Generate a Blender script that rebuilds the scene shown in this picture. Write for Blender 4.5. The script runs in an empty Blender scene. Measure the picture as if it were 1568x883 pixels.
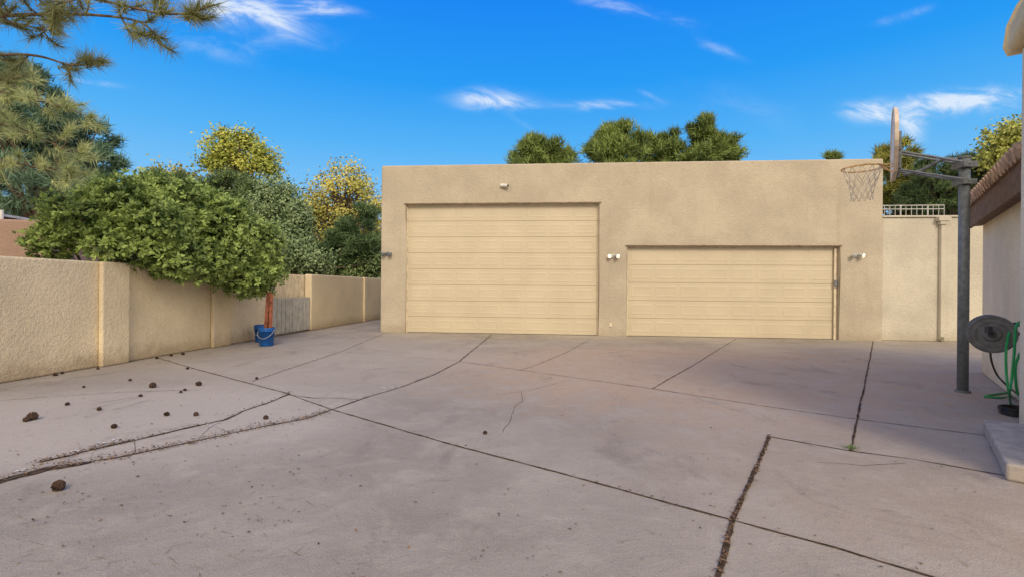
import bpy, math, random
import numpy as np
from mathutils import Vector, Matrix
random.seed(7); RNG=np.random.default_rng(11)
scene=bpy.context.scene
# ---------------------------------------------------------------- survey helpers
F=750.0; H=1.2; R=0.0085
def ray(px,py):
    u=px-784.0; v=441.5-py
    return Vector((u*math.cos(R)-v*math.sin(R),F,u*math.sin(R)+v*math.cos(R)))
def gp(px,py,z=0.0):
    r=ray(px,py); t=(z-H)/r.z
    return Vector((r.x*t,r.y*t,z))
def at(px,py,Y):
    r=ray(px,py); t=Y/F
    return Vector((r.x*t,Y,H+r.z*t))
# ---------------------------------------------------------------- camera
cam=bpy.data.cameras.new("camera"); camo=bpy.data.objects.new("camera",cam)
scene.collection.objects.link(camo); scene.camera=camo
cam.sensor_width=36; cam.lens=F/1568*36; cam.clip_end=2000; cam.clip_start=0.05
camo.matrix_world=Matrix.Translation((0,0,H))@Matrix.Rotation(math.radians(90),4,'X')@Matrix.Rotation(R,4,'Z')
scene.view_settings.view_transform='Standard'; scene.view_settings.look='None'
# ---------------------------------------------------------------- node helpers
class NT:
    def __init__(s,nt): s.nt=nt; s.n=nt.nodes; s.l=nt.links
    def put(s,sock,v):
        if isinstance(v,bpy.types.NodeSocket): s.l.new(v,sock)
        elif v is not None: sock.default_value=v
    def m(s,op,a,b=None,c=None,clamp=False):
        n=s.n.new('ShaderNodeMath'); n.operation=op; n.use_clamp=clamp
        s.put(n.inputs[0],a); s.put(n.inputs[1],b)
        if c is not None: s.put(n.inputs[2],c)
        return n.outputs[0]
    def mix(s,f,a,b,mode='MIX'):
        n=s.n.new('ShaderNodeMix'); n.data_type='RGBA'; n.blend_type=mode
        s.put(n.inputs[0],f); s.put(n.inputs[6],a if isinstance(a,bpy.types.NodeSocket) else (*a,1)); s.put(n.inputs[7],b if isinstance(b,bpy.types.NodeSocket) else (*b,1))
        return n.outputs[2]
    def noise(s,vec,scale,detail=4,rough=.55,dist=0):
        n=s.n.new('ShaderNodeTexNoise'); s.put(n.inputs['Vector'],vec)
        n.inputs['Scale'].default_value=scale; n.inputs['Detail'].default_value=detail
        n.inputs['Roughness'].default_value=rough; n.inputs['Distortion'].default_value=dist
        return n.outputs[0]
    def ramp(s,f,lo,hi,a=0.0,b=1.0):
        n=s.n.new('ShaderNodeMapRange'); n.interpolation_type='SMOOTHSTEP'
        s.put(n.inputs[0],f); n.inputs[1].default_value=lo; n.inputs[2].default_value=hi
        n.inputs[3].default_value=a; n.inputs[4].default_value=b
        return n.outputs[0]
    def scale(s,vec,sc):
        n=s.n.new('ShaderNodeVectorMath'); n.operation='MULTIPLY'; s.put(n.inputs[0],vec); n.inputs[1].default_value=sc
        return n.outputs[0]
def newmat(name,rough=.8,spec=.3):
    m=bpy.data.materials.new(name); m.use_nodes=True
    t=NT(m.node_tree); b=m.node_tree.nodes['Principled BSDF']
    b.inputs['Roughness'].default_value=rough; b.inputs['Specular IOR Level'].default_value=spec
    return m,t,b
def pos(t):
    return t.n.new('ShaderNodeNewGeometry').outputs['Position']
def bump(t,b,h,strength,dist):
    n=t.n.new('ShaderNodeBump'); n.inputs['Strength'].default_value=strength; n.inputs['Distance'].default_value=dist
    t.put(n.inputs['Height'],h); t.l.new(n.outputs[0],b.inputs['Normal'])
def simple(name,col,rough=.6,metal=0,var=.15,scale=8,bmp=0.0):
    m,t,b=newmat(name,rough); p=pos(t); n=t.noise(p,scale,4)
    c=t.mix(t.ramp(n,.3,.7),[x*(1-var) for x in col],[min(1,x*(1+var)) for x in col])
    t.put(b.inputs['Base Color'],c); b.inputs['Metallic'].default_value=metal
    if bmp: bump(t,b,t.noise(p,scale*8,3),bmp,.01)
    return m
def stucco(name,col,dirt=.35,grain=70):
    m,t,b=newmat(name,.95,.15); p=pos(t)
    big=t.noise(p,.9,4,.6); med=t.noise(p,7,4,.65); fine=t.noise(p,grain,3,.6)
    c=t.mix(t.ramp(big,.3,.72),[x*.86 for x in col],[x*1.07 for x in col])
    c=t.mix(t.ramp(med,.45,.8,0,.3),c,[x*.72 for x in col])
    c=t.mix(t.ramp(fine,.35,.62,.26,0),c,[x*.45 for x in col])
    st=t.noise(t.scale(p,(5,5,.35)),1.0,4,.6)
    c=t.mix(t.ramp(st,.55,.8,0,.25),c,[col[0]*.62,col[1]*.58,col[2]*.5])
    sp=t.n.new('ShaderNodeSeparateXYZ'); t.l.new(p,sp.inputs[0])
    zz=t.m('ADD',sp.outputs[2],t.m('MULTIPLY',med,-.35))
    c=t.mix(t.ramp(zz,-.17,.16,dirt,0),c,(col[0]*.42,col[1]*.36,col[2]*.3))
    t.put(b.inputs['Base Color'],c)
    bump(t,b,t.m('ADD',fine,t.m('MULTIPLY',t.noise(p,22,2),1.2)),.8,.013)
    return m
def leafmat(name,trans=.3,rough=.55):
    m,t,b=newmat(name,rough,.3)
    a=t.n.new('ShaderNodeAttribute'); a.attribute_name='col'
    t.l.new(a.outputs['Color'],b.inputs['Base Color'])
    if trans<=0: return m
    tr=t.n.new('ShaderNodeBsdfTranslucent'); t.l.new(a.outputs['Color'],tr.inputs[0])
    mx=t.n.new('ShaderNodeMixShader'); mx.inputs[0].default_value=trans
    out=t.n['Material Output']; t.l.new(b.outputs[0],mx.inputs[1]); t.l.new(tr.outputs[0],mx.inputs[2]); t.l.new(mx.outputs[0],out.inputs[0])
    return m
# ---------------------------------------------------------------- mesh helpers
def empty(name,mat=None):
    o=bpy.data.objects.new(name,None); scene.collection.objects.link(o); o.empty_display_size=.3
    if mat is not None: o.matrix_world=mat
    return o
class MB:
    def __init__(s): s.v=[]; s.f=[]
    def box(s,x0,x1,y0,y1,z0,z1,mx=None):
        b=len(s.v); c=[(x0,y0,z0),(x1,y0,z0),(x1,y1,z0),(x0,y1,z0),(x0,y0,z1),(x1,y0,z1),(x1,y1,z1),(x0,y1,z1)]
        if mx is not None: c=[tuple(mx@Vector(q)) for q in c]
        s.v+=c; s.f+=[tuple(b+i for i in q) for q in ((0,3,2,1),(4,5,6,7),(0,1,5,4),(1,2,6,5),(2,3,7,6),(3,0,4,7))]
        return s
    def tube(s,pts,rad,n=8,cap=True):
        pts=[Vector(p) for p in pts]
        if not hasattr(rad,'__len__'): rad=[rad]*len(pts)
        b=len(s.v); up=None
        for i,p in enumerate(pts):
            d=(pts[min(i+1,len(pts)-1)]-pts[max(i-1,0)]).normalized()
            if up is None: up=Vector((0,0,1)) if abs(d.z)<.9 else Vector((1,0,0))
            a=d.cross(up); 
            if a.length<1e-4: a=d.orthogonal()
            a.normalize(); c=a.cross(d).normalized(); up=c
            for k in range(n):
                an=2*math.pi*k/n; s.v.append(tuple(p+(a*math.cos(an)+c*math.sin(an))*rad[i]))
        for i in range(len(pts)-1):
            for k in range(n):
                k2=(k+1)%n; s.f.append((b+i*n+k,b+i*n+k2,b+(i+1)*n+k2,b+(i+1)*n+k))
        if cap:
            s.f.append(tuple(b+k for k in range(n))[::-1]); e=b+(len(pts)-1)*n; s.f.append(tuple(e+k for k in range(n)))
        return s
    def poly(s,pts):
        b=len(s.v); s.v+=[tuple(p) for p in pts]; s.f.append(tuple(range(b,b+len(pts)))); return s
    def build(s,name,mat,parent=None,smooth=False,bevel=0,seg=2):
        me=bpy.data.meshes.new(name); me.from_pydata(s.v,[],s.f); me.update()
        o=bpy.data.objects.new(name,me); scene.collection.objects.link(o); me.materials.append(mat)
        if smooth:
            for p in me.polygons: p.use_smooth=True
        if bevel:
            b=o.modifiers.new('bevel','BEVEL'); b.width=bevel; b.segments=seg; b.limit_method='ANGLE'; b.angle_limit=math.radians(40)
        if parent: o.parent=parent
        return o
def arrmesh(name,V,Fc,C,mat,parent=None):
    me=bpy.data.meshes.new(name); k=Fc.shape[1]
    me.vertices.add(len(V)); me.vertices.foreach_set('co',V.astype(np.float32).ravel())
    me.loops.add(Fc.size); me.loops.foreach_set('vertex_index',Fc.astype(np.int32).ravel())
    me.polygons.add(len(Fc)); me.polygons.foreach_set('loop_start',np.arange(0,Fc.size,k,dtype=np.int32))
    me.update(calc_edges=True)
    ca=me.attributes.new('col','FLOAT_COLOR','POINT')
    cc=np.ones((len(V),4),np.float32); cc[:,:3]=C; ca.data.foreach_set('color',cc.ravel())
    me.materials.append(mat); o=bpy.data.objects.new(name,me); scene.collection.objects.link(o)
    if parent: o.parent=parent
    return o
def nrm(a): return a/np.maximum(np.linalg.norm(a,axis=-1,keepdims=True),1e-6)
def rnd(n): return nrm(RNG.normal(size=(n,3)))
def leafquads(P,T,N,L,W):
    T=nrm(T); B=nrm(np.cross(N,T)); N2=nrm(np.cross(T,B))
    L=np.asarray(L).reshape(-1,1)*np.ones((len(P),1)); W=np.asarray(W).reshape(-1,1)*np.ones((len(P),1))
    V=np.stack([P,P+T*L*.55+B*W*.5+N2*W*.12,P+T*L,P+T*L*.55-B*W*.5+N2*W*.12],1).reshape(-1,3)
    return V,np.arange(len(V)).reshape(-1,4)
def blades(P,D,L,W):
    D=nrm(D); B=nrm(np.cross(D,rnd(len(P))))
    L=np.asarray(L).reshape(-1,1)*np.ones((len(P),1))
    V=np.stack([P-B*W*.5,P+B*W*.5,P+D*L],1).reshape(-1,3)
    return V,np.arange(len(V)).reshape(-1,3)
# ---------------------------------------------------------------- materials
M_GAR=stucco("garage_stucco",(.565,.495,.385),.25)
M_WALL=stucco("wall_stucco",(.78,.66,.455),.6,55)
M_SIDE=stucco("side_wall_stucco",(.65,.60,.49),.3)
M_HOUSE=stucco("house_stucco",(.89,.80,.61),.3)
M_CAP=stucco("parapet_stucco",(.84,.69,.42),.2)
M_PINK=stucco("neighbour_stucco",(.46,.32,.25),.2)
def doormat():
    m,t,b=newmat("door_paint",.5,.35); p=pos(t)
    c=t.mix(t.ramp(t.noise(p,1.3,4),.3,.7),(.565,.49,.355),(.615,.535,.39))
    c=t.mix(t.ramp(t.noise(t.scale(p,(3,3,12)),2,4),.55,.8,0,.25),c,(.49,.41,.295))
    t.put(b.inputs['Base Color'],c); bump(t,b,t.noise(t.scale(p,(4,4,60)),3,2),.2,.003); return m
M_DOOR=doormat()
M_GROOVE=simple("door_groove",(.36,.30,.21),.8)
M_TRIM=simple("door_trim",(.66,.57,.42),.6)
M_BROWN=simple("brown_wood",(.15,.085,.055),.7,0,.3,12,.3)
M_DRIP=simple("drip_edge_metal",(.22,.16,.11),.6,0,.4,10)
M_WHITE=simple("white_metal",(.66,.65,.61),.4)
M_RAIL=simple("weathered_rail_paint",(.50,.50,.47),.5)
M_GREY=simple("galvanised_metal",(.18,.20,.215),.5,.2,.2,20)
M_DARK=simple("dark_plastic",(.05,.05,.055),.5)
M_REEL=simple("reel_grey_plastic",(.13,.135,.145),.45,0,.2,15)
M_GREEN=simple("green_hose_rubber",(.02,.30,.10),.35)
M_BLACK=simple("black_hose_rubber",(.02,.02,.02),.5)
M_BLUE=simple("blue_bucket_plastic",(.012,.10,.36),.35)
M_RIM=simple("orange_rim_steel",(.80,.48,.20),.6,0,.35,20)
M_NET=simple("net_cord",(.90,.78,.60),.9)
M_BOARD=simple("backboard_face",(.75,.73,.70),.5)
M_BOARDE=simple("backboard_edge",(.66,.55,.43),.6)
M_TILE=simple("roof_tile_clay",(.46,.31,.20),.8,0,.4,9,.3)
M_GATE=simple("gate_metal",(.47,.46,.42),.55,.2,.18,6)
M_RIB=simple("ribbed_panel_beige",(.66,.57,.42),.7)
M_STEP=simple("step_concrete",(.40,.355,.31),.9,0,.15,10,.5)
M_WOOD=simple("reddish_timber",(.22,.075,.04),.7,0,.4,14,.3)
M_BARK=simple("bark",(.14,.10,.07),.95,0,.4,10,.8)
M_CONE=simple("pine_cone_brown",(.06,.036,.025),.8,0,.5,40)
M_LEAF=leafmat("leaf_green",.3); M_NEEDLE=leafmat("pine_needle",.2); M_DEAD=leafmat("dry_litter",0,.9); M_BGL=leafmat("background_leaf",0,.6)
def lampmat():
    m=bpy.data.materials.new("lit_bulb"); m.use_nodes=True; b=m.node_tree.nodes['Principled BSDF']
    b.inputs['Base Color'].default_value=(1,.9,.7,1); b.inputs['Emission Color'].default_value=(1,.78,.45,1); b.inputs['Emission Strength'].default_value=1.6; return m
M_LIT=lampmat()
# ---------------------------------------------------------------- ground + driveway
def groundmat():
    m,t,b=newmat("dirt",.95,.1); p=pos(t)
    t.put(b.inputs['Base Color'],t.mix(t.ramp(t.noise(p,1.5,4),.3,.7),(.16,.12,.08),(.24,.19,.13))); return m
def concrete():
    m,t,b=newmat("concrete_paving",.9,.2); p=pos(t)
    sp=t.n.new('ShaderNodeSeparateXYZ'); t.l.new(p,sp.inputs[0])
    n1=t.noise(p,.45,4,.6); n2=t.noise(p,2.6,6,.68,.5); n3=t.noise(p,14,5,.7); n4=t.noise(p,110,2,.6)
    c=t.mix(t.ramp(n1,.35,.68),(.275,.243,.207),(.37,.328,.28))
    def blob(cx,cy,rx,ry,mx):
        a=t.m('DIVIDE',t.m('SUBTRACT',sp.outputs[0],cx),rx); bb=t.m('DIVIDE',t.m('SUBTRACT',sp.outputs[1],cy),ry)
        d=t.m('SQRT',t.m('ADD',t.m('MULTIPLY',a,a),t.m('MULTIPLY',bb,bb)))
        d=t.m('ADD',d,t.m('MULTIPLY',t.m('SUBTRACT',n2,.5),1.1))
        return t.ramp(d,.55,1.25,mx,0)
    q=gp(1080,565); c=t.mix(blob(q.x,q.y,4.3,3.2,.8),c,(.46,.335,.235))
    q=gp(1330,700); c=t.mix(blob(q.x,q.y,1.7,1.8,.5),c,(.42,.335,.265))
    q=gp(180,640); c=t.mix(blob(q.x,q.y,2.3,1.6,.75),c,(.49,.44,.38))
    q=gp(480,545); c=t.mix(blob(q.x,q.y,3.0,3.0,.5),c,(.44,.385,.325))
    c=t.mix(t.ramp(n2,.42,.72,0,.5),c,(.46,.405,.345))
    c=t.mix(t.ramp(t.noise(t.scale(p,(1.4,.8,1)),1.1,6,.72,.8),.54,.70,0,.5),c,(.20,.172,.146))
    c=t.mix(t.ramp(t.noise(t.scale(p,(.6,2.4,1)),1.3,6,.75,.5),.60,.72,0,.4),c,(.52,.465,.41))
    c=t.mix(t.ramp(n3,.55,.75,0,.38),c,(.18,.155,.133))
    c=t.mix(t.ramp(n4,.56,.75,0,.5),c,(.12,.10,.088))
    c=t.mix(t.ramp(n4,.42,.27,0,.5),c,(.56,.505,.44))
    t.put(b.inputs['Base Color'],c)
    bump(t,b,t.m('ADD',t.m('MULTIPLY',n4,.5),t.m('ADD',n3,t.m('MULTIPLY',n2,1.5))),.5,.013)
    t.put(b.inputs['Roughness'],t.ramp(n3,.3,.7,.75,.95)); return m
MB().poly([(-600,-600,-.02),(600,-600,-.02),(600,900,-.02),(-600,900,-.02)]).build("ground",groundmat())
M_CONC=concrete()
A=math.radians(5.18)
GO=gp(582,508); GM=Matrix.Translation(GO)@Matrix.Rotation(-A,4,'Z'); GI=GM.inverted()
ex=Vector((math.cos(A),-math.sin(A),0)); ey=Vector((math.sin(A),math.cos(A),0))
WB=gp(0,587)
def lw(s,off=0): return WB+ey*s+ex*off
d0=lw(-14,-.1); d1=lw(24,-.1)
MB().poly([(d0.x,d0.y,0),(14,-9,0),(16,12,0),(16,26,0),(d1.x,d1.y,0)]).build("driveway",M_CONC)
def dense(pl,step=.07):
    out=[]
    for a,b in zip(pl[:-1],pl[1:]):
        n=max(1,int((b-a).length/step))
        for i in range(n): out.append(a.lerp(b,i/n))
    out.append(pl[-1]); return out
crack=MB(); 
def strip(pxs,w,jit=0.0,z=.004):
    pl=dense([gp(*q) for q in pxs]); n=len(pl); off=0; b=len(crack.v); 
    for i,p in enumerate(pl):
        d=(pl[min(i+1,n-1)]-pl[max(0,i-1)]); d.normalize(); s=Vector((-d.y,d.x,0))
        off=off*.8+random.uniform(-jit,jit); ww=w*random.uniform(.45,1.25)*.5
        q=p+s*off
        crack.v.append((q.x-s.x*ww,q.y-s.y*ww,z)); crack.v.append((q.x+s.x*ww,q.y+s.y*ww,z))
    for i in range(n-1): crack.f.append((b+2*i,b+2*i+1,b+2*i+3,b+2*i+2))
J={
 'A':[(240,547),(300,565),(380,586),(440,602),(510,627),(690,680),(850,722),(1000,763),(1122,796),(1280,838),(1450,890)],
 'B':[(-80,758),(0,735),(70,716),(180,700),(290,677),(400,653),(470,640),(510,626),(560,608),(615,592),(665,573),(703,553),(752,513)],
 'C':[(60,708),(120,693),(160,683),(230,668),(300,652),(345,642),(370,630),(410,616),(440,603)],
 'D':[(440,604),(480,609),(515,609),(550,612)],
 'E':[(703,553),(860,575),(1000,595),(1175,622),(1310,641),(1420,655),(1540,670)],
 'F':[(1128,518),(1090,541),(1060,560),(998,595)],
 'G':[(1337,522),(1330,560),(1320,607),(1303,690)],
 'H':[(1178,668),(1303,690),(1400,703),(1568,733)],
 'I':[(1178,668),(1162,708),(1145,745),(1122,796),(1112,835),(1096,890)],
 'J':[(860,530),(980,537),(1090,543),(1220,549),(1335,555),(1475,562)],
 'K':[(590,509),(525,537),(440,565),(385,584)],
 'L':[(905,518),(870,538),(830,555),(795,567)],
 'N':[(0,613),(90,606),(190,600),(310,596)],
 'O':[(525,538),(610,545),(700,552)],
 'P':[(580,493),(480,517),(385,533)],
}
for k,w in dict(A=.016,B=.020,E=.012,F=.016,G=.020,H=.014,I=.028,J=.011,K=.012,L=.010,N=.008,O=.008,P=.01).items(): strip(J[k],w,.0025)
strip(J['C'],.028,.012); strip(J['D'],.012,.008); strip([(-80,760),(0,738),(70,718),(140,706)],.06,.015,.0035)
for c in ([(760,603),(795,600),(840,590),(872,580)],[(797,600),(800,612),(788,625),(778,645),(768,662)],[(345,642),(318,655),(303,675)],[(1250,707),(1320,712),(1385,708)],[(205,676),(212,690),(200,700)],[(330,652),(352,662)]):
    strip(c,.0045,.01)
def crackmat():
    m,t,b=newmat("joint_dirt",.95,.1); p=pos(t)
    t.put(b.inputs['Base Color'],t.mix(t.ramp(t.noise(p,25,4),.35,.65),(.035,.027,.022),(.12,.08,.055))); return m
crack.build("pavement_joints",crackmat())
# ---------------------------------------------------------------- garage
def fp(px,py):
    r=ray(px,py); o=Vector((0,0,H)); nn=ey
    t=(GO-o).dot(nn)/r.dot(nn); q=GI@(o+r*t); return q.x,q.z
gar=empty("garage_building",GM)
W=fp(1352,381)[0]; HT=4.47; D=9.0
b0,b1=fp(621,410)[0],fp(917,410)[0]; s0,s1=fp(960,450)[0],fp(1285,450)[0]
zb=fp(770,312)[1]; zs=fp(1120,377)[1]
g=MB(); vd={}
def vi(x,y,z):
    k=(round(x,4),round(y,4),round(z,4))
    if k not in vd: vd[k]=len(g.v); g.v.append(k)
    return vd[k]
def q4(*p): g.f.append(tuple(vi(*x) for x in p))
xs=[0,b0,b1,s0,s1,W]; zl=[0,zs,zb,HT]
for i in range(5):
    for j in range(3):
        if i==1 and j<2: continue
        if i==3 and j<1: continue
        q4((xs[i],0,zl[j]),(xs[i+1],0,zl[j]),(xs[i+1],0,zl[j+1]),(xs[i],0,zl[j+1]))
rv=.2
for (a,b,z,js) in ((b0,b1,zb,(0,1)),(s0,s1,zs,(0,))):
    for j in js:
        q4((a,0,zl[j]),(a,0,zl[j+1]),(a,rv,zl[j+1]),(a,rv,zl[j]))
        q4((b,0,zl[j]),(b,rv,zl[j]),(b,rv,zl[j+1]),(b,0,zl[j+1]))
    q4((a,0,z),(b,0,z),(b,rv,z),(a,rv,z))
for j in range(3):
    q4((0,0,zl[j]),(0,0,zl[j+1]),(0,D,zl[j+1]),(0,D,zl[j])); q4((W,0,zl[j]),(W,D,zl[j]),(W,D,zl[j+1]),(W,0,zl[j+1]))
q4((0,D,0),(0,D,HT),(W,D,HT),(W,D,0))
pw=.28
for i in range(5): 
    xa=xs[i] if i else 0; xb=xs[i+1]
    q4((xa,0,HT),(xb,0,HT),(min(xb,W-pw),pw,HT),(max(xa,pw),pw,HT))
q4((0,0,HT),(pw,pw,HT),(pw,D-pw,HT),(0,D,HT)); q4((W,0,HT),(W,D,HT),(W-pw,D-pw,HT),(W-pw,pw,HT)); q4((0,D,HT),(pw,D-pw,HT),(W-pw,D-pw,HT),(W,D,HT))
for a,b in (((pw,pw),(W-pw,pw)),((W-pw,pw),(W-pw,D-pw)),((W-pw,D-pw),(pw,D-pw)),((pw,D-pw),(pw,pw))):
    q4((a[0],a[1],HT),(b[0],b[1],HT),(b[0],b[1],HT-.4),(a[0],a[1],HT-.4))
q4((pw,pw,HT-.4),(W-pw,pw,HT-.4),(W-pw,D-pw,HT-.4),(pw,D-pw,HT-.4))
g.build("walls",M_GAR,gar,bevel=.035,seg=3)
def door(name,a,b,z,rows,cols):
    yb=.12; e=.035; G=MB(); Dm=MB(); 
    G.box(a-.0,b+.0,yb+.012,yb+.06,0,z).build(name+"_groove",M_GROOVE,gar)
    hh=(z-.02)/rows
    for r in range(rows):
        z0=.012+r*hh; z1=z0+hh-.008
        Dm.box(a+e,b-e,yb,yb+.011,z0,z1)
        cw=(b-a-2*e-.06)/cols
        for c in range(cols):
            x0=a+e+.03+c*cw+.05; x1=x0+cw-.10; p0=z0+hh*.2; p1=z1-hh*.2
            bb=len(Dm.v)
            ring=[(0,-.0004),(.014,-.0034),(.034,-.0034),(.056,-.0010)]
            for (i_,dy) in ring:
                u0,u1,w0,w1=x0+i_,x1-i_,p0+i_,p1-i_
                Dm.v+=[(u0,yb+dy,w0),(u1,yb+dy,w0),(u1,yb+dy,w1),(u0,yb+dy,w1)]
            for q in range(3):
                for s in range(4):
                    s2=(s+1)%4; Dm.f.append((bb+q*4+s,bb+q*4+s2,bb+q*4+4+s2,bb+q*4+4+s))
            Dm.f.append((bb+12,bb+13,bb+14,bb+15))
    Dm.build(name,M_DOOR,gar)
    T=MB(); T.box(a,a+e,.085,yb+.011,0,z); T.box(b-e,b,.085,yb+.011,0,z); T.box(a+e,b-e,.085,yb-.015,z-.03,z-.002); T.build(name+"_trim",M_TRIM,gar,bevel=.004)
    MB().box(a-.05,b+.05,-.03,.10,z+.002,z+.026).build(name+"_drip_edge",M_DRIP,gar,bevel=.005)
    MB().box(a+e,b-e,yb-.006,yb+.0095,.001,.011).build(name+"_seal",M_DARK,gar)
door("sectional_door",b0,b1,zb,8,8); door("wide_sectional_door",s0,s1,zs,5,8)
MB().box(s1-.09,s1-.036,.06,.084,0,zs-.04).build("door_side_track_cover",M_TRIM,gar,bevel=.006)
hx,hz=fp(1281,434); MB().box(hx-.03,hx+.03,.02,.058,hz-.09,hz+.09).build("door_keypad",M_GREY,gar,bevel=.008)
hx,hz=fp(935,497); MB().box(hx-.035,hx+.035,-.02,-.001,hz-.05,hz+.05).build("outlet_cover",M_TRIM,gar,bevel=.006)
def flood(px,py,lit):
    x,z=fp(px,py); L=MB(); K=MB()
    K.tube([(x,-.001,z),(x,-.03,z)],.055,16)
    for sx,li in ((-1,lit[0]),(1,lit[1])):
        d=Vector((sx*.55,-.75,-.25)).normalized(); p=Vector((x+sx*.045,-.05,z+.01))
        K.tube([Vector((x,-.03,z)),p],.015,8); 
        K.tube([p,p+d*.05,p+d*.11],[.028,.042,.056],16,True)
        (L if li else K).tube([p+d*.111,p+d*.122,p+d*.128],[.050,.042,.018],16)
    K.build("flood_light_fixture",M_RAIL if any(lit) else M_GREY,gar,smooth=False,bevel=.002)
    if L.v: L.build("flood_light_bulb",M_LIT,gar)
flood(594,389,(0,0)); flood(939,392,(1,1)); flood(1310,391,(0,1))
x,z=fp(773,285); K=MB(); K.tube([(x,-.001,z),(x,-.03,z)],.05,14); K.tube([(x-.1,-.05,z+.01),(x+.08,-.1,z-.015)],.042,14); K.build("security_camera_body",M_WHITE,gar,bevel=.004)
MB().tube([(x+.081,-.1,z-.015),(x+.1,-.106,z-.018)],.034,12).build("security_camera_lens",M_DARK,gar)
# ---------------------------------------------------------------- side wall right of garage
sw=empty("side_yard_wall",GM)
zt=fp(1400,333)[1]; x1=fp(1470,420)[0]; x2=fp(1530,420)[0]
MB().box(W+.002,x1,.04,.28,0,zt).box(x1,x2+3,.10,.30,0,fp(1490,344)[1]).build("wall_panel",M_SIDE,sw,bevel=.02)
MB().box(W+.002,x1+.03,.0,.30,zt+.001,zt+.05).build("coping",M_SIDE,sw,bevel=.015)
dx=fp(1442,420)[0]; K=MB(); K.box(dx-.05,dx+.05,-.05,.035,.05,zt-.18); K.box(dx-.14,dx+.14,-.1,.037,zt-.10,zt-.002); K.box(dx-.09,dx+.09,-.08,.036,zt-.18,zt-.101)
K.box(dx-.05,dx+.05,-.16,-.051,.05,.13); K.build("downspout",M_SIDE,sw,bevel=.008)
rl=empty("metal_railing",GM); K=MB(); ra,rb=W+.05,fp(1468,320)[0]; r0=zt+.06; r1=fp(1410,310)[1]
for z in (r0+.03,r1,(r0+r1)*.5+.06): K.tube([(ra,.45,z),(rb,.45,z)],.013,6)
n=int((rb-ra)/.125)
for i in range(n+1): 
    x=ra+(rb-ra)*i/n; K.tube([(x,.45,r0-.1),(x,.45,r1)],.0075 if i%5 else .018,6)
K.build("rails",M_RAIL,rl)
# ---------------------------------------------------------------- left boundary wall + gate
LM=Matrix(((ey.x,-ex.x,0,WB.x),(ey.y,-ex.y,0,WB.y),(0,0,1,0),(0,0,0,1)))
LI=LM.inverted()
def wsp(px):
    r=ray(px,441.5); t=(WB-Vector((0,0,H))).dot(ex)/r.dot(ex); return (LI@(Vector((0,0,H))+r*t)).x
bw=empty("boundary_wall",LM); wt=.2; HW=1.54
g0,g1=wsp(419),wsp(477)
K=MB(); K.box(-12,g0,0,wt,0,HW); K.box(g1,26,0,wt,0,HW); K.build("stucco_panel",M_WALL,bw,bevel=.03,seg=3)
K=MB()
for a,b in ((150,193),(322,350)): K.box(wsp(a),wsp(b),-.075,-.002,0,HW+.002)
K.box(wsp(556),wsp(561),-.06,-.002,0,HW+.002); K.box(-7,-6.4,-.075,-.002,0,HW+.002)
K.build("pilasters",M_WALL,bw,bevel=.025,seg=3)
gt=empty("metal_gate",LM); K=MB(); gm=(g0+g1)/2; gh=.92
for a,b in ((g0+.02,gm-.012),(gm+.012,g1-.02)):
    n=int((b-a)/.09)
    for i in range(n):
        x=a+(b-a)*i/n; w=(b-a)/n; K.box(x+.002,x+w-.006,.03+(.012 if i%2 else 0),.05+(.012 if i%2 else 0),.05,gh)
    K.box(a,b,.062+.013,.10,.2,.26); K.box(a,b,.075,.10,gh-.12,gh-.06)
K.build("gate_leaf",M_GATE,gt,bevel=.003)
K=MB(); n=22
for i in range(n):
    a=g0-.1+(g1-g0+.2)*i/n; w=(g1-g0+.2)/n; K.box(a,a+w*.6,.22,.25,0,HW-.02); K.box(a+w*.6,a+w,.24,.26,0,HW-.02)
K.build("ribbed_panel",M_RIB,gt)
# ---------------------------------------------------------------- buckets with boards
def bucket(px,py,boards):
    c=gp(px,py); e=empty("blue_bucket",Matrix.Translation(c)); K=MB(); n=28
    prof=[(.0,.004),(.125,.004),(.13,.01),(.15,.30),(.158,.30),(.158,.315),(.152,.32),(.158,.33),(.160,.37),(.150,.372),(.148,.36),(.128,.03),(0,.03)]
    for r,z in prof:
        for k in range(n): a=2*math.pi*k/n; K.v.append((r*math.cos(a),r*math.sin(a),z))
    for i in range(len(prof)-1):
        for k in range(n): K.f.append((i*n+k,i*n+(k+1)%n,(i+1)*n+(k+1)%n,(i+1)*n+k))
    K.build("pail",M_BLUE,e,smooth=True)
    MB().tube([(.16*math.cos(a),-.162*abs(math.sin(a))-.004,.33-.17*abs(math.sin(a))) for a in [math.pi*i/14 for i in range(15)]],.003,6).build("handle",M_WHITE,e)
    if boards:
        B=MB()
        for (x,y,w,hh,tl) in boards:
            B.box(-w/2,w/2,-.02,.02,0,hh,Matrix.Translation((x,y,.035))@Matrix.Rotation(tl,4,'Y')@Matrix.Rotation(.4,4,'Z'))
        B.build("timber_board",M_WOOD,e,bevel=.004)
bucket(408,529,[(.0,.03,.09,1.05,.03),(.07,.0,.07,1.02,.02),(-.01,-.06,.06,.98,.06)]); bucket(401,523,None)
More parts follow.
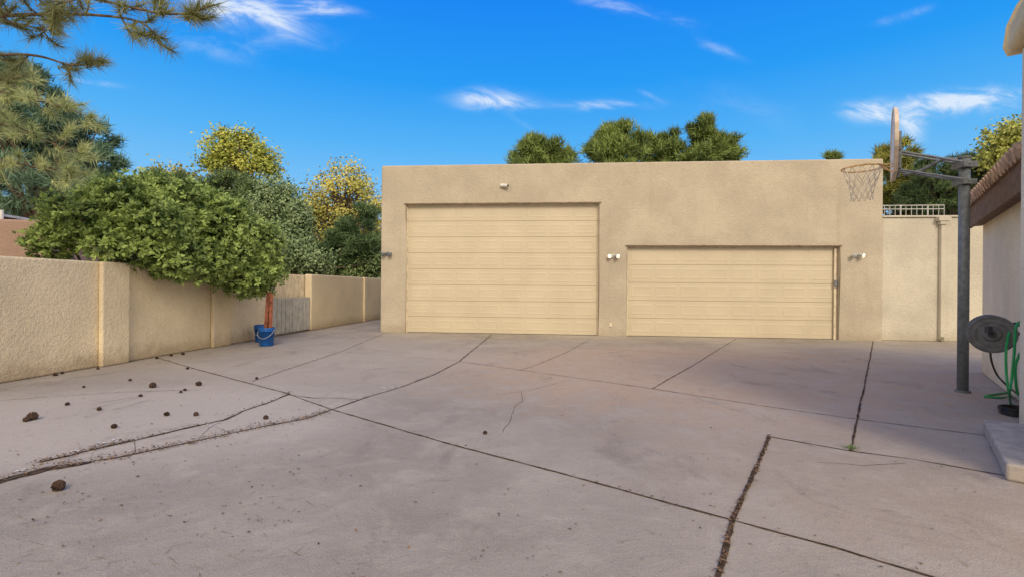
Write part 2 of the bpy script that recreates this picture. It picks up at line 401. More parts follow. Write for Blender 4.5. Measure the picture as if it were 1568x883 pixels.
# ---------------------------------------------------------------- basketball hoop
pb=gp(1474,600); hoop=empty("basketball_hoop",Matrix.Translation(pb))
zt2=2.81
dd=Vector((-.79,.62,0)).normalized()
th=math.radians(2.5); dn=Vector((dd.x*math.cos(th)-dd.y*math.sin(th),dd.x*math.sin(th)+dd.y*math.cos(th),0)); sd=Vector((-dn.y,dn.x,0)); up=Vector((0,0,1))
MB().tube([(0,0,0),(0,0,zt2)],.055,20).build("pole",M_GREY,hoop,smooth=True)
MB().tube([(0,0,0),(0,0,.03)],.075,20).tube([(0,0,zt2),(0,0,zt2+.02)],.062,20).build("pole_collar",M_GREY,hoop)
K=MB(); P=lambda d,s,z: tuple(dd*d+sd*s+up*z)
for s in (-.07,.07):
    K.tube([P(-.05,s,2.73),P(.62,s,2.98)],.014,8); K.tube([P(-.04,s,2.53),P(.62,s,2.75)],.014,8)
K.tube([P(-.06,0,2.79),P(.2,0,2.83),P(.40,0,2.72),P(.58,0,2.68)],.02,8); K.box(-.085,.085,-.085,.085,2.69,2.76); K.box(-.08,.08,-.08,.08,2.49,2.55)
for z in (2.98,2.75): K.tube([P(.62,-.25,z),P(.62,.25,z)],.018,6)
for s in (-.2,.2): K.tube([P(.62,s,2.70),P(.62,s,3.2)],.016,6)
K.build("support_arms",M_GREY,hoop)
z0,z1=2.68,3.54; hw=.56
out=[(-.36,z0),(.36,z0)]; 
for i in range(17):
    a=-math.radians(15)+math.radians(210)*i/16; out.append((hw*math.cos(a),3.02+ (.52 if math.sin(a)>0 else .3)*math.sin(a)))
fr=MB(); ed=MB(); n=len(out); cbd=dd*.645
a_=[tuple(cbd+dn*.035+sd*s+up*z) for s,z in out]; b_=[tuple(cbd+sd*s+up*z) for s,z in out]
fr.poly(a_[::-1]); fr.build("backboard_face",M_BOARD,hoop)
ed.poly(b_); 
for i in range(n): ed.poly([a_[i],b_[i],b_[(i+1)%n],a_[(i+1)%n]])
ed.tube([Vector(p) for p in a_]+[Vector(a_[0])],.013,6,False); ed.build("backboard_rim_edge",M_BOARDE,hoop)
rc=cbd+dn*.36+up*2.83; rr=.228; K=MB()
K.tube([tuple(rc+dn*(rr*math.cos(a))+sd*(rr*math.sin(a))) for a in [2*math.pi*i/36 for i in range(37)]],.012,8,False)
for s in (-.09,.09): K.tube([tuple(rc-dn*.2+sd*s),tuple(cbd+dn*.03+sd*s+up*2.83)],.009,6)
K.tube([tuple(rc-dn*.2+sd*.05),tuple(cbd+dn*.03+up*2.73)],.009,6); K.tube([tuple(rc-dn*.2-sd*.05),tuple(cbd+dn*.03+up*2.73)],.009,6)
K.build("rim",M_RIM,hoop); K=MB(); nn_=12
lev=[(.225,0),(.19,-.10),(.16,-.19),(.135,-.28),(.12,-.36),(.125,-.42)]
def npnt(l,i,o): 
    r,z=lev[l]; a=2*math.pi*(i+o)/nn_; return tuple(rc+dn*(r*math.cos(a))+sd*(r*math.sin(a))+up*(z))
for l in range(5):
    o=.5*(l%2); o2=.5*((l+1)%2)
    for i in range(nn_):
        K.tube([npnt(l,i,o),npnt(l+1,i,o2)],.0055,4); K.tube([npnt(l,i,o),npnt(l+1,i-1 if o==0 else i+1,o2)],.0055,4)
K.build("net",M_NET,hoop)
# ---------------------------------------------------------------- right house
W0=gp(1503,570); e1=Vector((-.6,-.8,0)); n1=Vector((-.8,.6,0))
HM=Matrix(((e1.x,n1.x,0,W0.x),(e1.y,n1.y,0,W0.y),(0,0,1,0),(0,0,0,1)))
hs=empty("stucco_house",HM)
MB().box(0,3.75,-5,0,0,2.32).build("house_wall",M_HOUSE,hs,bevel=.02)
MB().box(-.05,3.74,.12,.16,2.17,2.47).box(-.05,3.74,.002,.119,2.20,2.25).build("fascia",M_BROWN,hs,bevel=.006)
K=MB(); 
for i in range(22):
    x=-.0+i*.172; pts=[(x,.22-j*.45,2.52+j*.18) for j in range(8)]
    for j in range(7):
        a=Vector(pts[j]); b=Vector(pts[j+1]); K.tube([a,b-Vector((0,0,.025))],[.078,.066],12)
K.build("roof_tiles",M_TILE,hs,smooth=False)
MB().poly([(-.1,.18,2.48),(3.74,.18,2.48),(3.74,-3.2,3.83),(-.1,-3.2,3.83)]).build("roof_deck",M_BROWN,hs)
nb=gp(1560,660); nl=HM.inverted()@nb
K=MB(); K.box(nl.x-.02,nl.x+1.8,-2,nl.y,0,3.32); K.build("porch_block",M_HOUSE,hs,bevel=.03,seg=3)
K=MB(); x0=nl.x-.07
prof=[(nl.y+.06,3.323),(nl.y+.08,3.38),(nl.y+.06,3.56),(nl.y+.0,3.72),(nl.y-.15,3.95),(nl.y-.5,4.25),(-2,4.4),(-2,3.323)]
for x in (x0,nl.x+1.85):
    for y,z in prof: K.v.append((x,y,z))
n=len(prof); K.f.append(tuple(range(n))); K.f.append(tuple(range(2*n-1,n-1,-1)))
for i in range(n): K.f.append((i,(i+1)%n,n+(i+1)%n,n+i))
K.build("parapet",M_CAP,hs,bevel=.03,seg=3)
c0=gp(1540,735); c1=gp(1505,660); dv=(c1-c0); dl=dv.length; dv.normalize(); nv=Vector((dv.y,-dv.x,0))
SM=Matrix(((dv.x,nv.x,0,c0.x),(dv.y,nv.y,0,c0.y),(0,0,1,0),(0,0,0,1)))
MB().box(0,dl,0,2.2,0,.11).build("concrete_step",M_STEP,None,bevel=.015).matrix_world=SM
# hose reel
rcn=at(1517,510,4.9); rp=empty("hose_reel",Matrix.Translation(rcn)); ax=Vector((-.64,-.77,0)).normalized(); sx=Vector((ax.y,-ax.x,0))
K=MB()
def disc(o,th_,r):
    K.tube([o,o+ax*th_*.4,o+ax*th_],[r*.97,r,r*.97],36)
disc(ax*.10,.018,.185); disc(-ax*.13,.018,.185)
K.tube([ax*.118,ax*.135],[.075,.06],24); 
for r in (.12,.165): 
    K.tube([tuple(ax*.12+(sx*math.cos(a)+up*math.sin(a))*r) for a in [2*math.pi*i/36 for i in range(37)]],.005,6,False)
K.build("reel_disc",M_REEL,rp)
K=MB(); K.tube([-ax*.12,ax*.1],.06,20); K.tube([ax*.135,ax*.165],.03,14); K.tube([ax*.165+sx*.0,ax*.165+sx*.03+up*.05],.012,8); K.box(-.02,.02,-.02,.02,-.03,.03,Matrix.Translation(ax*.19+sx*.03+up*.05)); K.build("hub_and_crank",M_DARK,rp)
wd=(HM.to_3x3()@Vector((0,-1,0)))
K=MB(); K.tube([-ax*.15,-ax*.15+wd*.36],.015,8); K.tube([-ax*.15+up*.08,-ax*.15+wd*.36+up*.12],.012,8); K.build("wall_bracket",M_DARK,rp)
K=MB()
for j in range(2):
    r=.075+.022*j
    K.tube([tuple(ax*(-.10+.19*(i/140))+(sx*math.cos(i*.36)+up*math.sin(i*.36))*r) for i in range(141)],.011,6)
K.build("wound_hose",M_GREEN,rp)
def curve(pts,n=14):
    P=[Vector(p) for p in pts]; P=[P[0]]+P+[P[-1]]; out=[]
    for i in range(1,len(P)-2):
        for k in range(n):
            t=k/n; a,b,c,d=P[i-1],P[i],P[i+1],P[i+2]
            out.append(.5*((2*b)+(c-a)*t+(2*a-5*b+4*c-d)*t*t+(3*b-a-3*c+d)*t**3))
    out.append(P[-2]); return out
gh_=empty("garden_hose"); K=MB()
K.tube(curve([at(1560,498,4.8),at(1548,503,4.75),at(1541,530,4.7),at(1541,570,4.7),at(1545,600,4.72),gp(1548,606,.015),gp(1530,608,.015),gp(1508,606,.015),gp(1522,603,.015),gp(1545,600,.015)]),.011,8)
K.tube(curve([at(1566,490,4.6),at(1556,500,4.6),at(1553,540,4.6),at(1549,580,4.6),at(1546,600,4.6),gp(1548,618,.015),gp(1560,622,.015)]),.011,8)
K.tube(curve([at(1562,540,4.7),at(1555,560,4.7),at(1556,590,4.7),at(1560,605,4.7)]),.011,8)
K.build("green_hose",M_GREEN,gh_); K=MB()
K.tube(curve([at(1516,536,4.95),at(1519,555,4.95),at(1528,575,4.9),at(1545,592,4.8),gp(1560,604,.02)]),.009,8)
coil=[]; cc=gp(1558,632,.02)
for i in range(60): a=i*.42; coil.append((cc.x+(.13+.01*math.sin(i*.9))*math.cos(a),cc.y+.13*math.sin(a),.015+.018*(i//15)))
K.tube(coil,.010,6); K.build("black_hose",M_BLACK,gh_)
# ---------------------------------------------------------------- neighbour building
nbM=Matrix.Translation(at(68,400,10.5).xy.to_3d())@Matrix.Rotation(math.radians(8),4,'Z')
nh=empty("neighbour_house",nbM); za=at(68,337,10.5).z
MB().box(-12,0,0,6,0,za).build("house_wall",M_PINK,nh,bevel=.05,seg=3)
K=MB(); 
K.box(-8,-.75,-.2,3,za+.14,za+.19,Matrix.Rotation(math.radians(-4),4,'Y')); K.tube([(-.9,.1,za-.1),(-.9,.1,za+.2)],.04,8); K.build("patio_cover",M_WHITE,nh)
# ---------------------------------------------------------------- foliage
def lobes_px(L):
    out=[]
    for px,py,Y,rx,ry in L:
        c=at(px,py,Y); s=Y/F; out.append((np.array(c),np.array([rx*s,max(rx,ry)*s*.9,ry*s])))
    return out
def pick(lobes,n,lo=.55,hi=1.0):
    vol=np.array([l[1][0]*l[1][2] for l in lobes]); vol/=vol.sum(); idx=RNG.choice(len(lobes),n,p=vol)
    C=np.array([lobes[i][0] for i in idx]); S=np.array([lobes[i][1] for i in idx]); d=rnd(n)
    r=RNG.uniform(lo,hi,(n,1)); P=C+S*d*r; return P,nrm(d/S),r[:,0],idx
def skeleton(lobes,base,trunk_r,n,parent,name="trunk_and_limbs",P=None):
    K=MB(); cen=Vector(np.mean([l[0] for l in lobes],axis=0)); base=Vector(base); top=Vector((cen.x,cen.y,cen.z))
    mid=base.lerp(top,.5)+Vector((random.uniform(-.15,.15),random.uniform(-.15,.15),0))
    K.tube(curve([base,mid,top],5),[trunk_r*(1-.65*i/10) for i in range(11)],8)
    for i in range(n):
        q=Vector(P[random.randrange(len(P))]); st=mid.lerp(top,random.random()); 
        m_=st.lerp(q,.5)+Vector((0,0,-.05*(q-st).length)); K.tube(curve([st,m_,q],3),[trunk_r*.35*(1-.85*j/6) for j in range(7)],5)
    K.build(name,M_BARK,parent,smooth=True)
def colmix(n,dark,light,f,jit=.12):
    f=np.clip(f,0,1).reshape(-1,1); c=np.array(dark)*(1-f)+np.array(light)*f
    return c*(1+RNG.uniform(-jit,jit,(n,1)))
def broadleaf(name,L,basepx,baseY,dark,light,nclump,per,cr,leaf,trunk=.12,lo=.5,limbs=14):
    e=empty(name); lob=lobes_px(L); C,N,r,ix=pick(lob,nclump,lo,1.0)
    cf=RNG.uniform(0,1,nclump)
    P=np.repeat(C,per,0)+RNG.normal(size=(nclump*per,3))*cr*.42*np.repeat(RNG.uniform(.5,1.25,nclump),per).reshape(-1,1); Nn=np.repeat(N,per,0)+RNG.normal(size=(nclump*per,3))*.6+np.array([0,-.3,.4])
    n=len(P); T=rnd(n); T=nrm(T-nrm(Nn)*(T*nrm(Nn)).sum(1,keepdims=True)*.7)
    V,Fq=leafquads(P,T,nrm(Nn),leaf*RNG.uniform(.7,1.3,n),leaf*.62)
    f=np.repeat(cf,per)*.7+RNG.uniform(0,.3,n)
    arrmesh("foliage",V,Fq,np.repeat(colmix(n,dark,light,f),4,0),M_BGL,e)
    b=at(basepx,441,baseY); skeleton(lob,(b.x,b.y,0),trunk,limbs,e,P=C); return e
def conifer(name,L,basepx,baseY,dark,light,ntuft,per,nl,nw,trunk=.2,lo=.45,limbs=26,upb=.5,tight=.13):
    e=empty(name); lob=lobes_px(L); nb_=max(24,ntuft//16)
    C,N,r,ix=pick(lob,nb_,lo,1.05); cf=RNG.uniform(0,1,nb_)
    k=RNG.integers(0,nb_,ntuft); Sz=np.array([lob[i][1].mean() for i in ix])[k].reshape(-1,1)
    P=C[k]+RNG.normal(size=(ntuft,3))*np.array([tight,tight,tight*.55])*Sz; D=nrm(N[k]+np.array([0,0,upb])+RNG.normal(size=(ntuft,3))*.35)
    PP=np.repeat(P,per,0)+RNG.normal(size=(ntuft*per,3))*nl*.2; n=len(PP)
    DD=nrm(np.repeat(D,per,0)*1.0+rnd(n)*.9); V,Ft=blades(PP,DD,nl*RNG.uniform(.6,1.2,n),nw)
    f=np.repeat(cf[k]*.55+RNG.uniform(0,.25,ntuft),per)+RNG.uniform(0,.25,n)
    arrmesh("needles",V,Ft,np.repeat(colmix(n,dark,light,f),3,0),M_BGL,e)
    b=at(basepx,441,baseY); skeleton(lob,(b.x,b.y,0),trunk,limbs,e,P=C); return e
def shrub():
    e=empty("overhanging_shrub")
    L=[(85,368,7.5,38,26),(125,335,7.6,50,40),(190,318,8.1,58,50),(262,322,8.7,60,50),(325,342,9.3,55,48),(375,378,9.9,48,46),(398,412,10.1,34,36),(368,425,9.5,36,24),(388,432,10.0,28,20),(315,400,8.8,44,32),(270,402,8.2,44,28),(215,380,7.8,45,28),(165,375,7.4,30,24),(64,382,7.3,18,14),(240,350,7.9,50,40),(340,385,9.2,45,40),(160,300,8.0,26,22),(230,290,8.5,28,22),(300,305,9.1,28,22),(355,330,9.6,26,22),(405,365,10.1,24,24)]
    lob=lobes_px(L); n=7600; P,N,r,ix=pick(lob,n,.62,1.05)
    P=P+RNG.normal(size=P.shape)*.045
    per=8; Nn=nrm(N+np.array([0,-.15,.4])+RNG.normal(size=N.shape)*.35)
    cl=np.sin(P[:,0]*5.1+1)*np.sin(P[:,1]*4.3)*np.sin(P[:,2]*6.2+.5)
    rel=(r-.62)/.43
    PP=np.repeat(P,per,0); NN=np.repeat(Nn,per,0); m=len(PP); T=nrm(np.cross(NN,rnd(m))+NN*RNG.uniform(.1,.8,(m,1)))
    V,Fq=leafquads(PP+T*.008,T,nrm(NN+RNG.normal(size=NN.shape)*.2),.086*RNG.uniform(.65,1.2,m),.036)
    f=np.repeat(.12+.6*rel+.32*cl+RNG.uniform(-.2,.2,n),per)+RNG.uniform(-.15,.25,m)  # leaf colour darkens inward, painting shade into the gaps
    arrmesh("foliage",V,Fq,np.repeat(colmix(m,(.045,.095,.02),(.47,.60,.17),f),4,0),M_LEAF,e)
    K=MB()
    C=[Vector(l[0]) for l in lob]
    for b in ((170,8.6),(250,9.3),(320,10.0)):
        q=at(b[0],441,b[1]); q.z=0
        for j in range(9):
            tt=random.choice(C)+Vector((random.uniform(-.1,.1),random.uniform(.0,.15),random.uniform(.05,.25)))
            if (tt-q).length<3.2 and tt.z>1.75: K.tube(curve([q,q.lerp(tt,.5)+Vector((-.1,.1,.25)),tt],4),[.05*(1-.85*i/8) for i in range(9)],6)
    for j in range(40):
        i=random.randrange(n); c=C[ix[i]]; tt=c.lerp(Vector(P[i]),.9); K.tube([c,c.lerp(tt,.5)+Vector((0,0,-.03)),tt],[.016,.010,.004],5)
    K.build("stems",M_BARK,e,smooth=True)
shrub()
YL=(.70,.68,.14); YD=(.22,.30,.06)
conifer("pine_tree",[(60,170,15,66,48),(20,130,15,50,35),(110,215,15,52,42),(40,240,15.5,85,55),(150,260,15,38,34),(165,290,15,34,28),(70,290,15,90,40),(10,190,15,50,60)],40,15,(.04,.09,.055),(.19,.31,.19),2800,14,.34,.035,.25)
broadleaf("cottonwood_tree",[(345,225,27,30,24),(375,215,27,26,18),(330,250,27,24,18),(400,240,27,24,22),(365,255,27,38,22),(415,262,27,16,14),(345,207,27,12,10)],370,27,YD,YL,170,50,.6,.17,.2,.2,70)
broadleaf("cottonwood_tree",[(505,285,23,34,36),(545,290,23,32,42),(480,320,23,30,30),(530,330,23,38,34),(500,360,23,34,30),(570,330,23,22,46),(475,290,23,14,18),(540,258,23,12,10),(515,260,23,10,12)],520,23,(.24,.27,.06),(.74,.64,.16),180,45,.55,.13,.18,.15,110)
broadleaf("russian_olive_tree",[(425,300,19,30,28),(400,330,19,36,34),(445,335,19,32,38),(425,370,18.5,40,34),(460,385,18.5,34,28),(480,400,18.5,34,18)],430,19,(.09,.15,.06),(.32,.42,.20),420,55,.5,.11,.12,.3,20)
conifer("juniper_tree",[(345,290,21,44,26),(300,297,21,38,24),(250,292,21,40,24),(380,305,20,36,26)],330,21,(.05,.09,.035),(.21,.30,.11),1500,13,.32,.04,.15)
broadleaf("distant_shrub",[(250,275,23,22,12),(285,272,23,16,10)],265,23,(.20,.22,.06),(.52,.50,.13),60,40,.6,.15)
conifer("juniper_tree",[(555,345,21,30,28),(530,372,21,34,32),(565,385,21,30,40),(510,400,21,40,24),(562,322,21,20,12)],545,21,(.03,.065,.025),(.17,.26,.11),1500,13,.3,.035,.12)
broadleaf("privet_hedge",[(450,412,20,50,16),(520,415,21,60,16),(575,408,21,30,20),(400,400,17.5,50,30)],500,21,(.06,.10,.04),(.24,.32,.12),380,45,.5,.11,.08,.2)
broadleaf("distant_tree_belt",[(-50,350,30,120,50),(150,345,30,130,50),(300,345,30,120,60),(450,350,30,120,60),(560,380,30,60,50),(1300,310,40,100,14),(1480,310,40,120,30)],300,30,(.05,.08,.03),(.18,.23,.08),800,36,1.4,.34,.3,.1)
PD=(.05,.085,.025); PL=(.33,.43,.11)
def pine_bg(L,b,Y,nt): return conifer("pine_tree",L,b,Y,PD,PL,nt,13,.42,.05,.25,.3,30,.9,.19)
pine_bg([(830,232,26,38,15),(800,242,26,22,11),(860,240,26,20,12),(825,221,26,18,8),(830,262,26,46,18)],828,26,1300)
pine_bg([(945,212,25,32,18),(915,232,25,22,16),(972,220,25,20,16),(940,238,25,44,18),(948,198,25,16,8),(935,270,25,46,18)],940,25,1600)
pine_bg([(1003,225,28,24,16),(1020,215,28,20,10),(1030,240,28,34,14),(992,242,28,22,12),(1010,275,28,44,16)],1010,28,1100)
pine_bg([(1078,202,27,22,17),(1062,217,27,22,15),(1103,222,27,24,16),(1080,238,27,46,16),(1118,236,27,16,11),(1080,188,27,11,7),(1085,270,27,46,16)],1080,27,1600)
pine_bg([(1275,241,32,9,5)],1275,32,70)
conifer("pine_tree",[(1372,240,24,26,24),(1360,270,24,22,30),(1395,285,24,36,28),(1360,305,24,20,20),(1400,318,24,40,16)],1375,24,(.10,.13,.03),(.48,.47,.10),1300,13,.38,.042,.2)
conifer("pine_tree",[(1435,268,22,38,26),(1480,275,22,42,30),(1430,302,22,46,24),(1490,250,22,22,14),(1500,300,22,40,30),(1440,322,22,50,14)],1450,22,(.04,.075,.03),(.19,.27,.10),1900,13,.36,.042,.2)
broadleaf("ash_tree",[(1540,215,20,36,24),(1525,240,20,26,22),(1570,200,20,34,22),(1560,240,20,40,26),(1590,230,20,40,40)],1555,20,(.20,.24,.05),(.60,.60,.14),230,50,.5,.14,.2,.3)
def nearpine():
    e=empty("ponderosa_pine_tree"); K=MB(); P=[];D=[];S=[]; 
    base=Vector((-9.2,4.6,0)); K.tube(curve([base,base+Vector((.1,0,3)),base+Vector((0,.1,7)),base+Vector((0,0,10))],4),[.26-.016*i for i in range(13)],10)
    def bough(pts,dens,r0,nl,spread,shade):
        c=curve(pts,12); K.tube(c,[r0*(1-.8*i/(len(c)-1)) for i in range(len(c))],6)
        n=len(c)
        for j in range(dens):
            i=int(n*random.uniform(.12,1))-1; i=max(1,i); p=c[i]; d=(c[i]-c[i-1]).normalized()
            o=Vector((random.gauss(0,1),random.gauss(0,1),random.gauss(-.1,.6))).normalized()
            tip=p+(d*.8+o*.9).normalized()*spread*random.uniform(.3,1)*(1.15-.5*i/n)
            m_=p.lerp(tip,.5)+Vector((0,0,-.02)); K.tube([p,m_,tip],[.008,.006,.004],5)
            for q,dq,w in ((tip,(tip-m_).normalized(),1),(m_.lerp(tip,.55),(tip-m_).normalized(),.8)): P.append(q);D.append(dq+Vector((0,0,.08)));S.append((nl*w,shade))
        P.append(c[-1]);D.append((c[-1]-c[-3]).normalized());S.append((nl,shade))
    B=[([(-330,60,4.4),(-60,30,4.1),(90,22,3.9),(200,30,3.7),(240,55,3.6)],20,.02),
       ([(-330,-60,4.4),(0,-30,3.9),(150,0,3.7),(260,22,3.5),(330,8,3.4)],24,.018),
       ([(-330,40,4.6),(-60,80,4.4),(50,85,4.3),(110,100,4.2),(152,92,4.1)],20,.018),
       ([(-200,-80,4.2),(0,-40,4.0),(60,0,3.9),(110,30,3.8)],14,.015),
       ([(-330,0,4.6),(-60,20,4.5),(40,40,4.3),(90,48,4.2)],14,.015),
       ([(-330,90,4.9),(-60,115,4.8),(20,120,4.7)],12,.018)]
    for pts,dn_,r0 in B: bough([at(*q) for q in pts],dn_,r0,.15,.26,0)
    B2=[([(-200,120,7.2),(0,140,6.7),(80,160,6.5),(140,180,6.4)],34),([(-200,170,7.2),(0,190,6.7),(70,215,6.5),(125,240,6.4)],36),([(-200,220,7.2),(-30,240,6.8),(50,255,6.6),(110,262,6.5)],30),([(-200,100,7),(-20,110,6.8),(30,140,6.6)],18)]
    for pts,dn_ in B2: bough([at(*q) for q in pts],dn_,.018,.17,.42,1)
    per=50; n=len(P)*per
    Pn=np.repeat(np.array([tuple(p) for p in P]),per,0); Dn=nrm(np.repeat(np.array([tuple(d) for d in D]),per,0)); Ln=np.repeat(np.array([s[0] for s in S]),per); Sh=np.repeat(np.array([s[1] for s in S]),per)
    t=RNG.uniform(-.6,.1,(n,1)); Pn=Pn+Dn*t*.14
    DD=nrm(Dn*.75+rnd(n)*.8); V,Ft=blades(Pn,DD,Ln*RNG.uniform(.6,1.15,n),(.0045+.0025*Sh).reshape(-1,1))
    cf=np.repeat(RNG.uniform(0,1,len(P)),per)*.6+RNG.uniform(0,.4,n)
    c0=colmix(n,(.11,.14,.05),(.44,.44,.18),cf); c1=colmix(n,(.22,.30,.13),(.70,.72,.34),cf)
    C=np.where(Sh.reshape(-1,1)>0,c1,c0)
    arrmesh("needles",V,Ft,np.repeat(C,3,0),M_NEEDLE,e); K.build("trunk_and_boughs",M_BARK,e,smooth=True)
nearpine()
# ---------------------------------------------------------------- litter, cones, weeds
def cones():
    K=MB(); 
    for (px,py,s) in [(50,642,1.1),(90,750,.9),(234,593,1.0),(304,590,.85),(283,598,.5),(199,583,.5),(103,620,.5),(128,593,.4),(215,607,.5),(152,628,.55),(255,636,.6),(300,636,.6),(175,655,.6),(407,641,.6),(393,580,.5),(277,601,.4),(287,565,.5),(743,664,.45),(85,575,.7),(95,572,.5),(150,565,.5),(240,549,.6),(262,545,.7),(280,543,.7),(40,645,.7)]:
        c=gp(px,py); r=.032*s; rot=Matrix.Rotation(random.uniform(0,6.3),4,'Z')@Matrix.Rotation(random.uniform(1.1,1.7),4,'X'); b=len(K.v); rows,n=7,14
        for i in range(rows+1):
            v=i/rows; rad=r*math.sin(math.pi*(.06+.88*v))**.7*(1.15-.35*v)
            for k in range(n):
                a=2*math.pi*(k+.5*(i%2))/n; rr_=rad*(1.25 if (k+i)%2 else .65); q=rot@Vector((rr_*math.cos(a),rr_*math.sin(a),(v-.5)*r*2.5)); K.v.append((c.x+q.x,c.y+q.y,max(.002,r*.9+q.z)))
        for i in range(rows):
            for k in range(n): K.f.append((b+i*n+k,b+i*n+(k+1)%n,b+(i+1)*n+(k+1)%n,b+(i+1)*n+k))
        K.f.append(tuple(b+k for k in range(n))); K.f.append(tuple(b+rows*n+k for k in range(n)))
    K.build("pine_cones",M_CONE)
cones()
def litter():
    P=[];Z=[]
    def along(key,a,b,n,w):
        pl=dense([gp(*q) for q in J[key]]) if isinstance(key,str) else dense(key)
        for _ in range(n):
            p=pl[int(len(pl)*random.uniform(a,b))-1]; P.append((p.x+random.gauss(0,w),p.y+random.gauss(0,w),random.uniform(.006,.02)))
    along('B',0,.24,1300,.045); along('C',0,.3,350,.03); along('B',.24,1,260,.010); along('I',0,1,420,.008); along('A',0,1,160,.010); along('G',0,1,120,.010); along('C',.3,1,160,.015)
    wl=[lw(-3,.05),lw(11,.05)]; along(wl,0,1,900,.05)
    along([GO-ey*.03,GO-ey*.03+ex*(W+1.5)],0,1,260,.03)
    for _ in range(300):
        q=gp(random.uniform(-100,1500),random.uniform(530,900)); P.append((q.x,q.y,.006))
    for _ in range(200):
        q=gp(random.uniform(-50,460),random.uniform(560,800)); P.append((q.x,q.y,.007))
    P=np.array(P); n=len(P); T=RNG.normal(size=(n,3))*np.array([1,1,.12]); N=np.array([0,0,1.])+RNG.normal(size=(n,3))*.35
    L=RNG.uniform(.008,.026,n); V,Fq=leafquads(P,nrm(T),nrm(N),L,L*.5); V[:,2]=np.maximum(V[:,2],.005)
    arrmesh("leaf_litter",V,Fq,np.repeat(colmix(n,(.05,.03,.02),(.26,.16,.09),RNG.uniform(0,1,n)),4,0),M_DEAD)
    Q=[]
    for _ in range(170):
        q=gp(*( (random.uniform(-60,520),random.uniform(570,880)) if random.random()<.7 else (random.uniform(200,1500),random.uniform(560,880)))); Q.append((q.x,q.y,.006))
    Q=np.array(Q); n=len(Q); D=RNG.normal(size=(n,3))*np.array([1,1,0]); D=nrm(D); B=np.cross(D,np.array([0,0,1.])); L=RNG.uniform(.05,.14,(n,1))
    V=np.stack([Q-B*.0014,Q+B*.0014,Q+D*L],1).reshape(-1,3)
    arrmesh("dropped_pine_needles",V,np.arange(len(V)).reshape(-1,3),np.repeat(colmix(n,(.16,.10,.055),(.34,.22,.12),RNG.uniform(0,1,n)),3,0),M_DEAD)
    Q=[]
    for (px,py) in [(160,678),(178,676),(320,652),(35,720),(152,681),(570,560),(590,594),(600,592),(340,548),(120,690)]:
        for _ in range(3): q=gp(px+random.gauss(0,3),py+random.gauss(0,1)); Q.append((q.x,q.y,.008))
    Q=np.array(Q); n=len(Q); V,Fq=leafquads(Q,nrm(RNG.normal(size=(n,3))*np.array([1,1,0])),np.tile([0,0,1.],(n,1)),RNG.uniform(.02,.045,n),.02)
    arrmesh("paper_scraps",V,Fq,np.full((len(V),3),.7),M_DEAD)
    c=gp(1303,686); n=90; PP=np.tile(np.array(c),(n,1))+RNG.normal(size=(n,3))*np.array([.025,.03,0]); V,Ft=blades(PP,rnd(n)*.8+np.array([0,0,.7]),RNG.uniform(.02,.06,n),.005); V[:,2]=np.maximum(V[:,2],.004)
    arrmesh("weed_tuft",V,Ft,np.repeat(colmix(n,(.10,.18,.04),(.28,.42,.10),RNG.uniform(0,1,n)),3,0),M_LEAF)
litter()
# ---------------------------------------------------------------- sun + world
SE=math.radians(34); SAZ=math.radians(168)
sd_=Vector((math.sin(SAZ)*math.cos(SE),math.cos(SAZ)*math.cos(SE),math.sin(SE)))
sl=bpy.data.lights.new("sun","SUN"); sl.energy=2.0; sl.angle=math.radians(18); sl.color=(1,.87,.70)
so=bpy.data.objects.new("sun",sl); scene.collection.objects.link(so); so.rotation_mode='QUATERNION'; so.rotation_quaternion=sd_.to_track_quat('Z','Y'); so.location=(0,-5,12)
wo=bpy.data.worlds.new("World"); scene.world=wo; wo.use_nodes=True; t=NT(wo.node_tree); bg=t.n['Background']
sky=t.n.new('ShaderNodeTexSky'); sky.sky_type='NISHITA'; sky.sun_disc=False; sky.sun_elevation=SE; sky.sun_rotation=SAZ; sky.air_density=1.0; sky.dust_density=.3; sky.ozone_density=2.0
tc=t.n.new('ShaderNodeTexCoord'); vn=t.n.new('ShaderNodeVectorMath'); vn.operation='NORMALIZE'; t.l.new(tc.outputs['Generated'],vn.inputs[0]); dvec=vn.outputs[0]
sp=t.n.new('ShaderNodeSeparateXYZ'); t.l.new(dvec,sp.inputs[0]); X,Y,Z=sp.outputs
K10=10.0
cr=t.n.new('ShaderNodeValToRGB'); t.l.new(Z,cr.inputs[0]); el=cr.color_ramp.elements
el[0].position=0; el[0].color=(.44,.68,.95,1); el[1].position=.75; el[1].color=(.004,.19,.90,1)
for p_,c_ in ((.17,(.21,.56,.95)),(.27,(.085,.46,.96)),(.38,(.012,.34,.96)),(.5,(.004,.255,.95))):
    q=el.new(p_); q.color=(*c_,1)
grad=t.mix(1.0,cr.outputs[0],(K10,K10,K10),'MULTIPLY')
base=t.mix(.92,sky.outputs[0],grad)
Ys=t.m('MAXIMUM',Y,.05); U=t.m('DIVIDE',X,Ys); Vv=t.m('DIVIDE',Z,Ys)
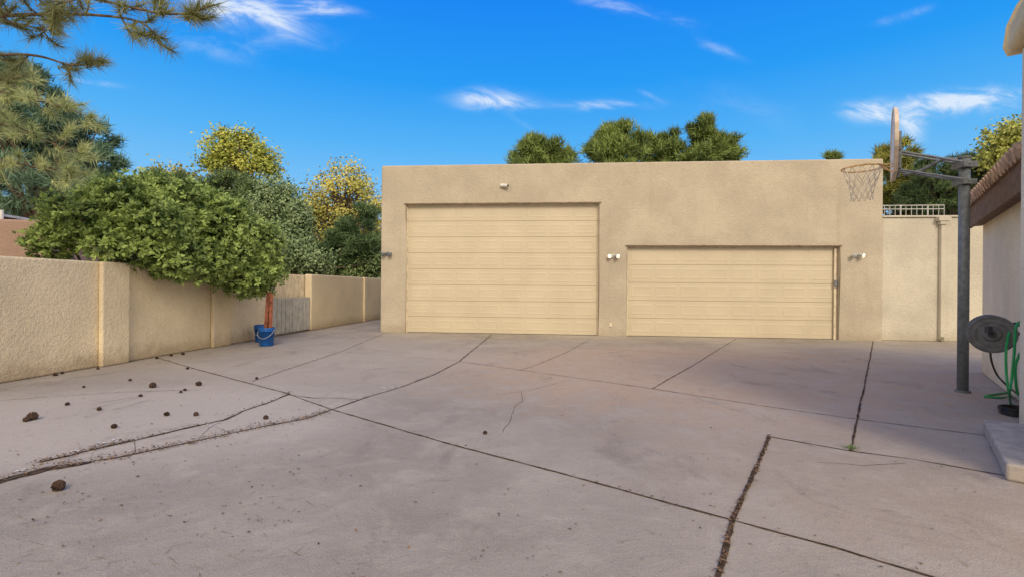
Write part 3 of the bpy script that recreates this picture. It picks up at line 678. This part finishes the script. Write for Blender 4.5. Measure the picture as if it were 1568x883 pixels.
clouds=[(385,22,85,28,.25,1.0),(480,8,60,12,.2,.6),(755,155,52,15,.05,.85),(800,190,30,5,.55,.6),(925,162,60,8,-.02,.6),(985,142,22,5,.4,.3),(955,12,80,10,.2,.5),(1100,75,50,10,.45,.3),(1385,24,42,7,-.3,.4),(1340,172,42,14,0,.9),(1480,155,90,16,-.08,1.0),(1400,190,18,24,-.6,.8),(155,128,60,5,.12,.35),(1150,170,120,30,.3,.16),(330,75,80,16,.2,.3)]
tot=None
for (px,py,rx,ry,an,w) in clouds:
    r_=ray(px,py); u0=r_.x/F; v0=r_.z/F; ca,sa=math.cos(an),math.sin(an)
    du=t.m('SUBTRACT',U,u0); dv_=t.m('SUBTRACT',Vv,v0)
    a=t.m('DIVIDE',t.m('SUBTRACT',t.m('MULTIPLY',du,ca),t.m('MULTIPLY',dv_,sa)),rx/F); b=t.m('DIVIDE',t.m('ADD',t.m('MULTIPLY',du,sa),t.m('MULTIPLY',dv_,ca)),ry/F)
    d2=t.m('ADD',t.m('MULTIPLY',a,a),t.m('MULTIPLY',b,b)); g_=t.m('MULTIPLY',t.m('EXPONENT',t.m('MULTIPLY',d2,-.75)),w)
    tot=g_ if tot is None else t.m('ADD',tot,g_)
cb=t.n.new('ShaderNodeCombineXYZ'); t.put(cb.inputs[0],U); t.put(cb.inputs[1],t.m('MULTIPLY',t.m('ADD',Vv,t.m('MULTIPLY',U,.12)),2.4))
n1_=t.noise(cb.outputs[0],7.0,6,.62,.6)
dens=t.m('MULTIPLY',tot,t.ramp(n1_,.34,.68,.25,1.35)); dens=t.m('MINIMUM',t.ramp(dens,.02,1.2),.85)
dens=t.m('MULTIPLY',dens,t.ramp(Y,.1,.2))
base=t.mix(dens,base,(8.0,8.8,9.9))
back_fill=t.m('MULTIPLY',t.ramp(Y,-.25,.2,1,0),t.ramp(t.noise(dvec,2.2,3),.3,.6,.8,1))
base=t.mix(back_fill,base,(13.4,11.4,8.9))  # warm white sky added behind the camera, unseen, as soft fill light
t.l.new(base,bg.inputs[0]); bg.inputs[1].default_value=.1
wo.cycles.sampling_method='MANUAL'; wo.cycles.sample_map_resolution=512
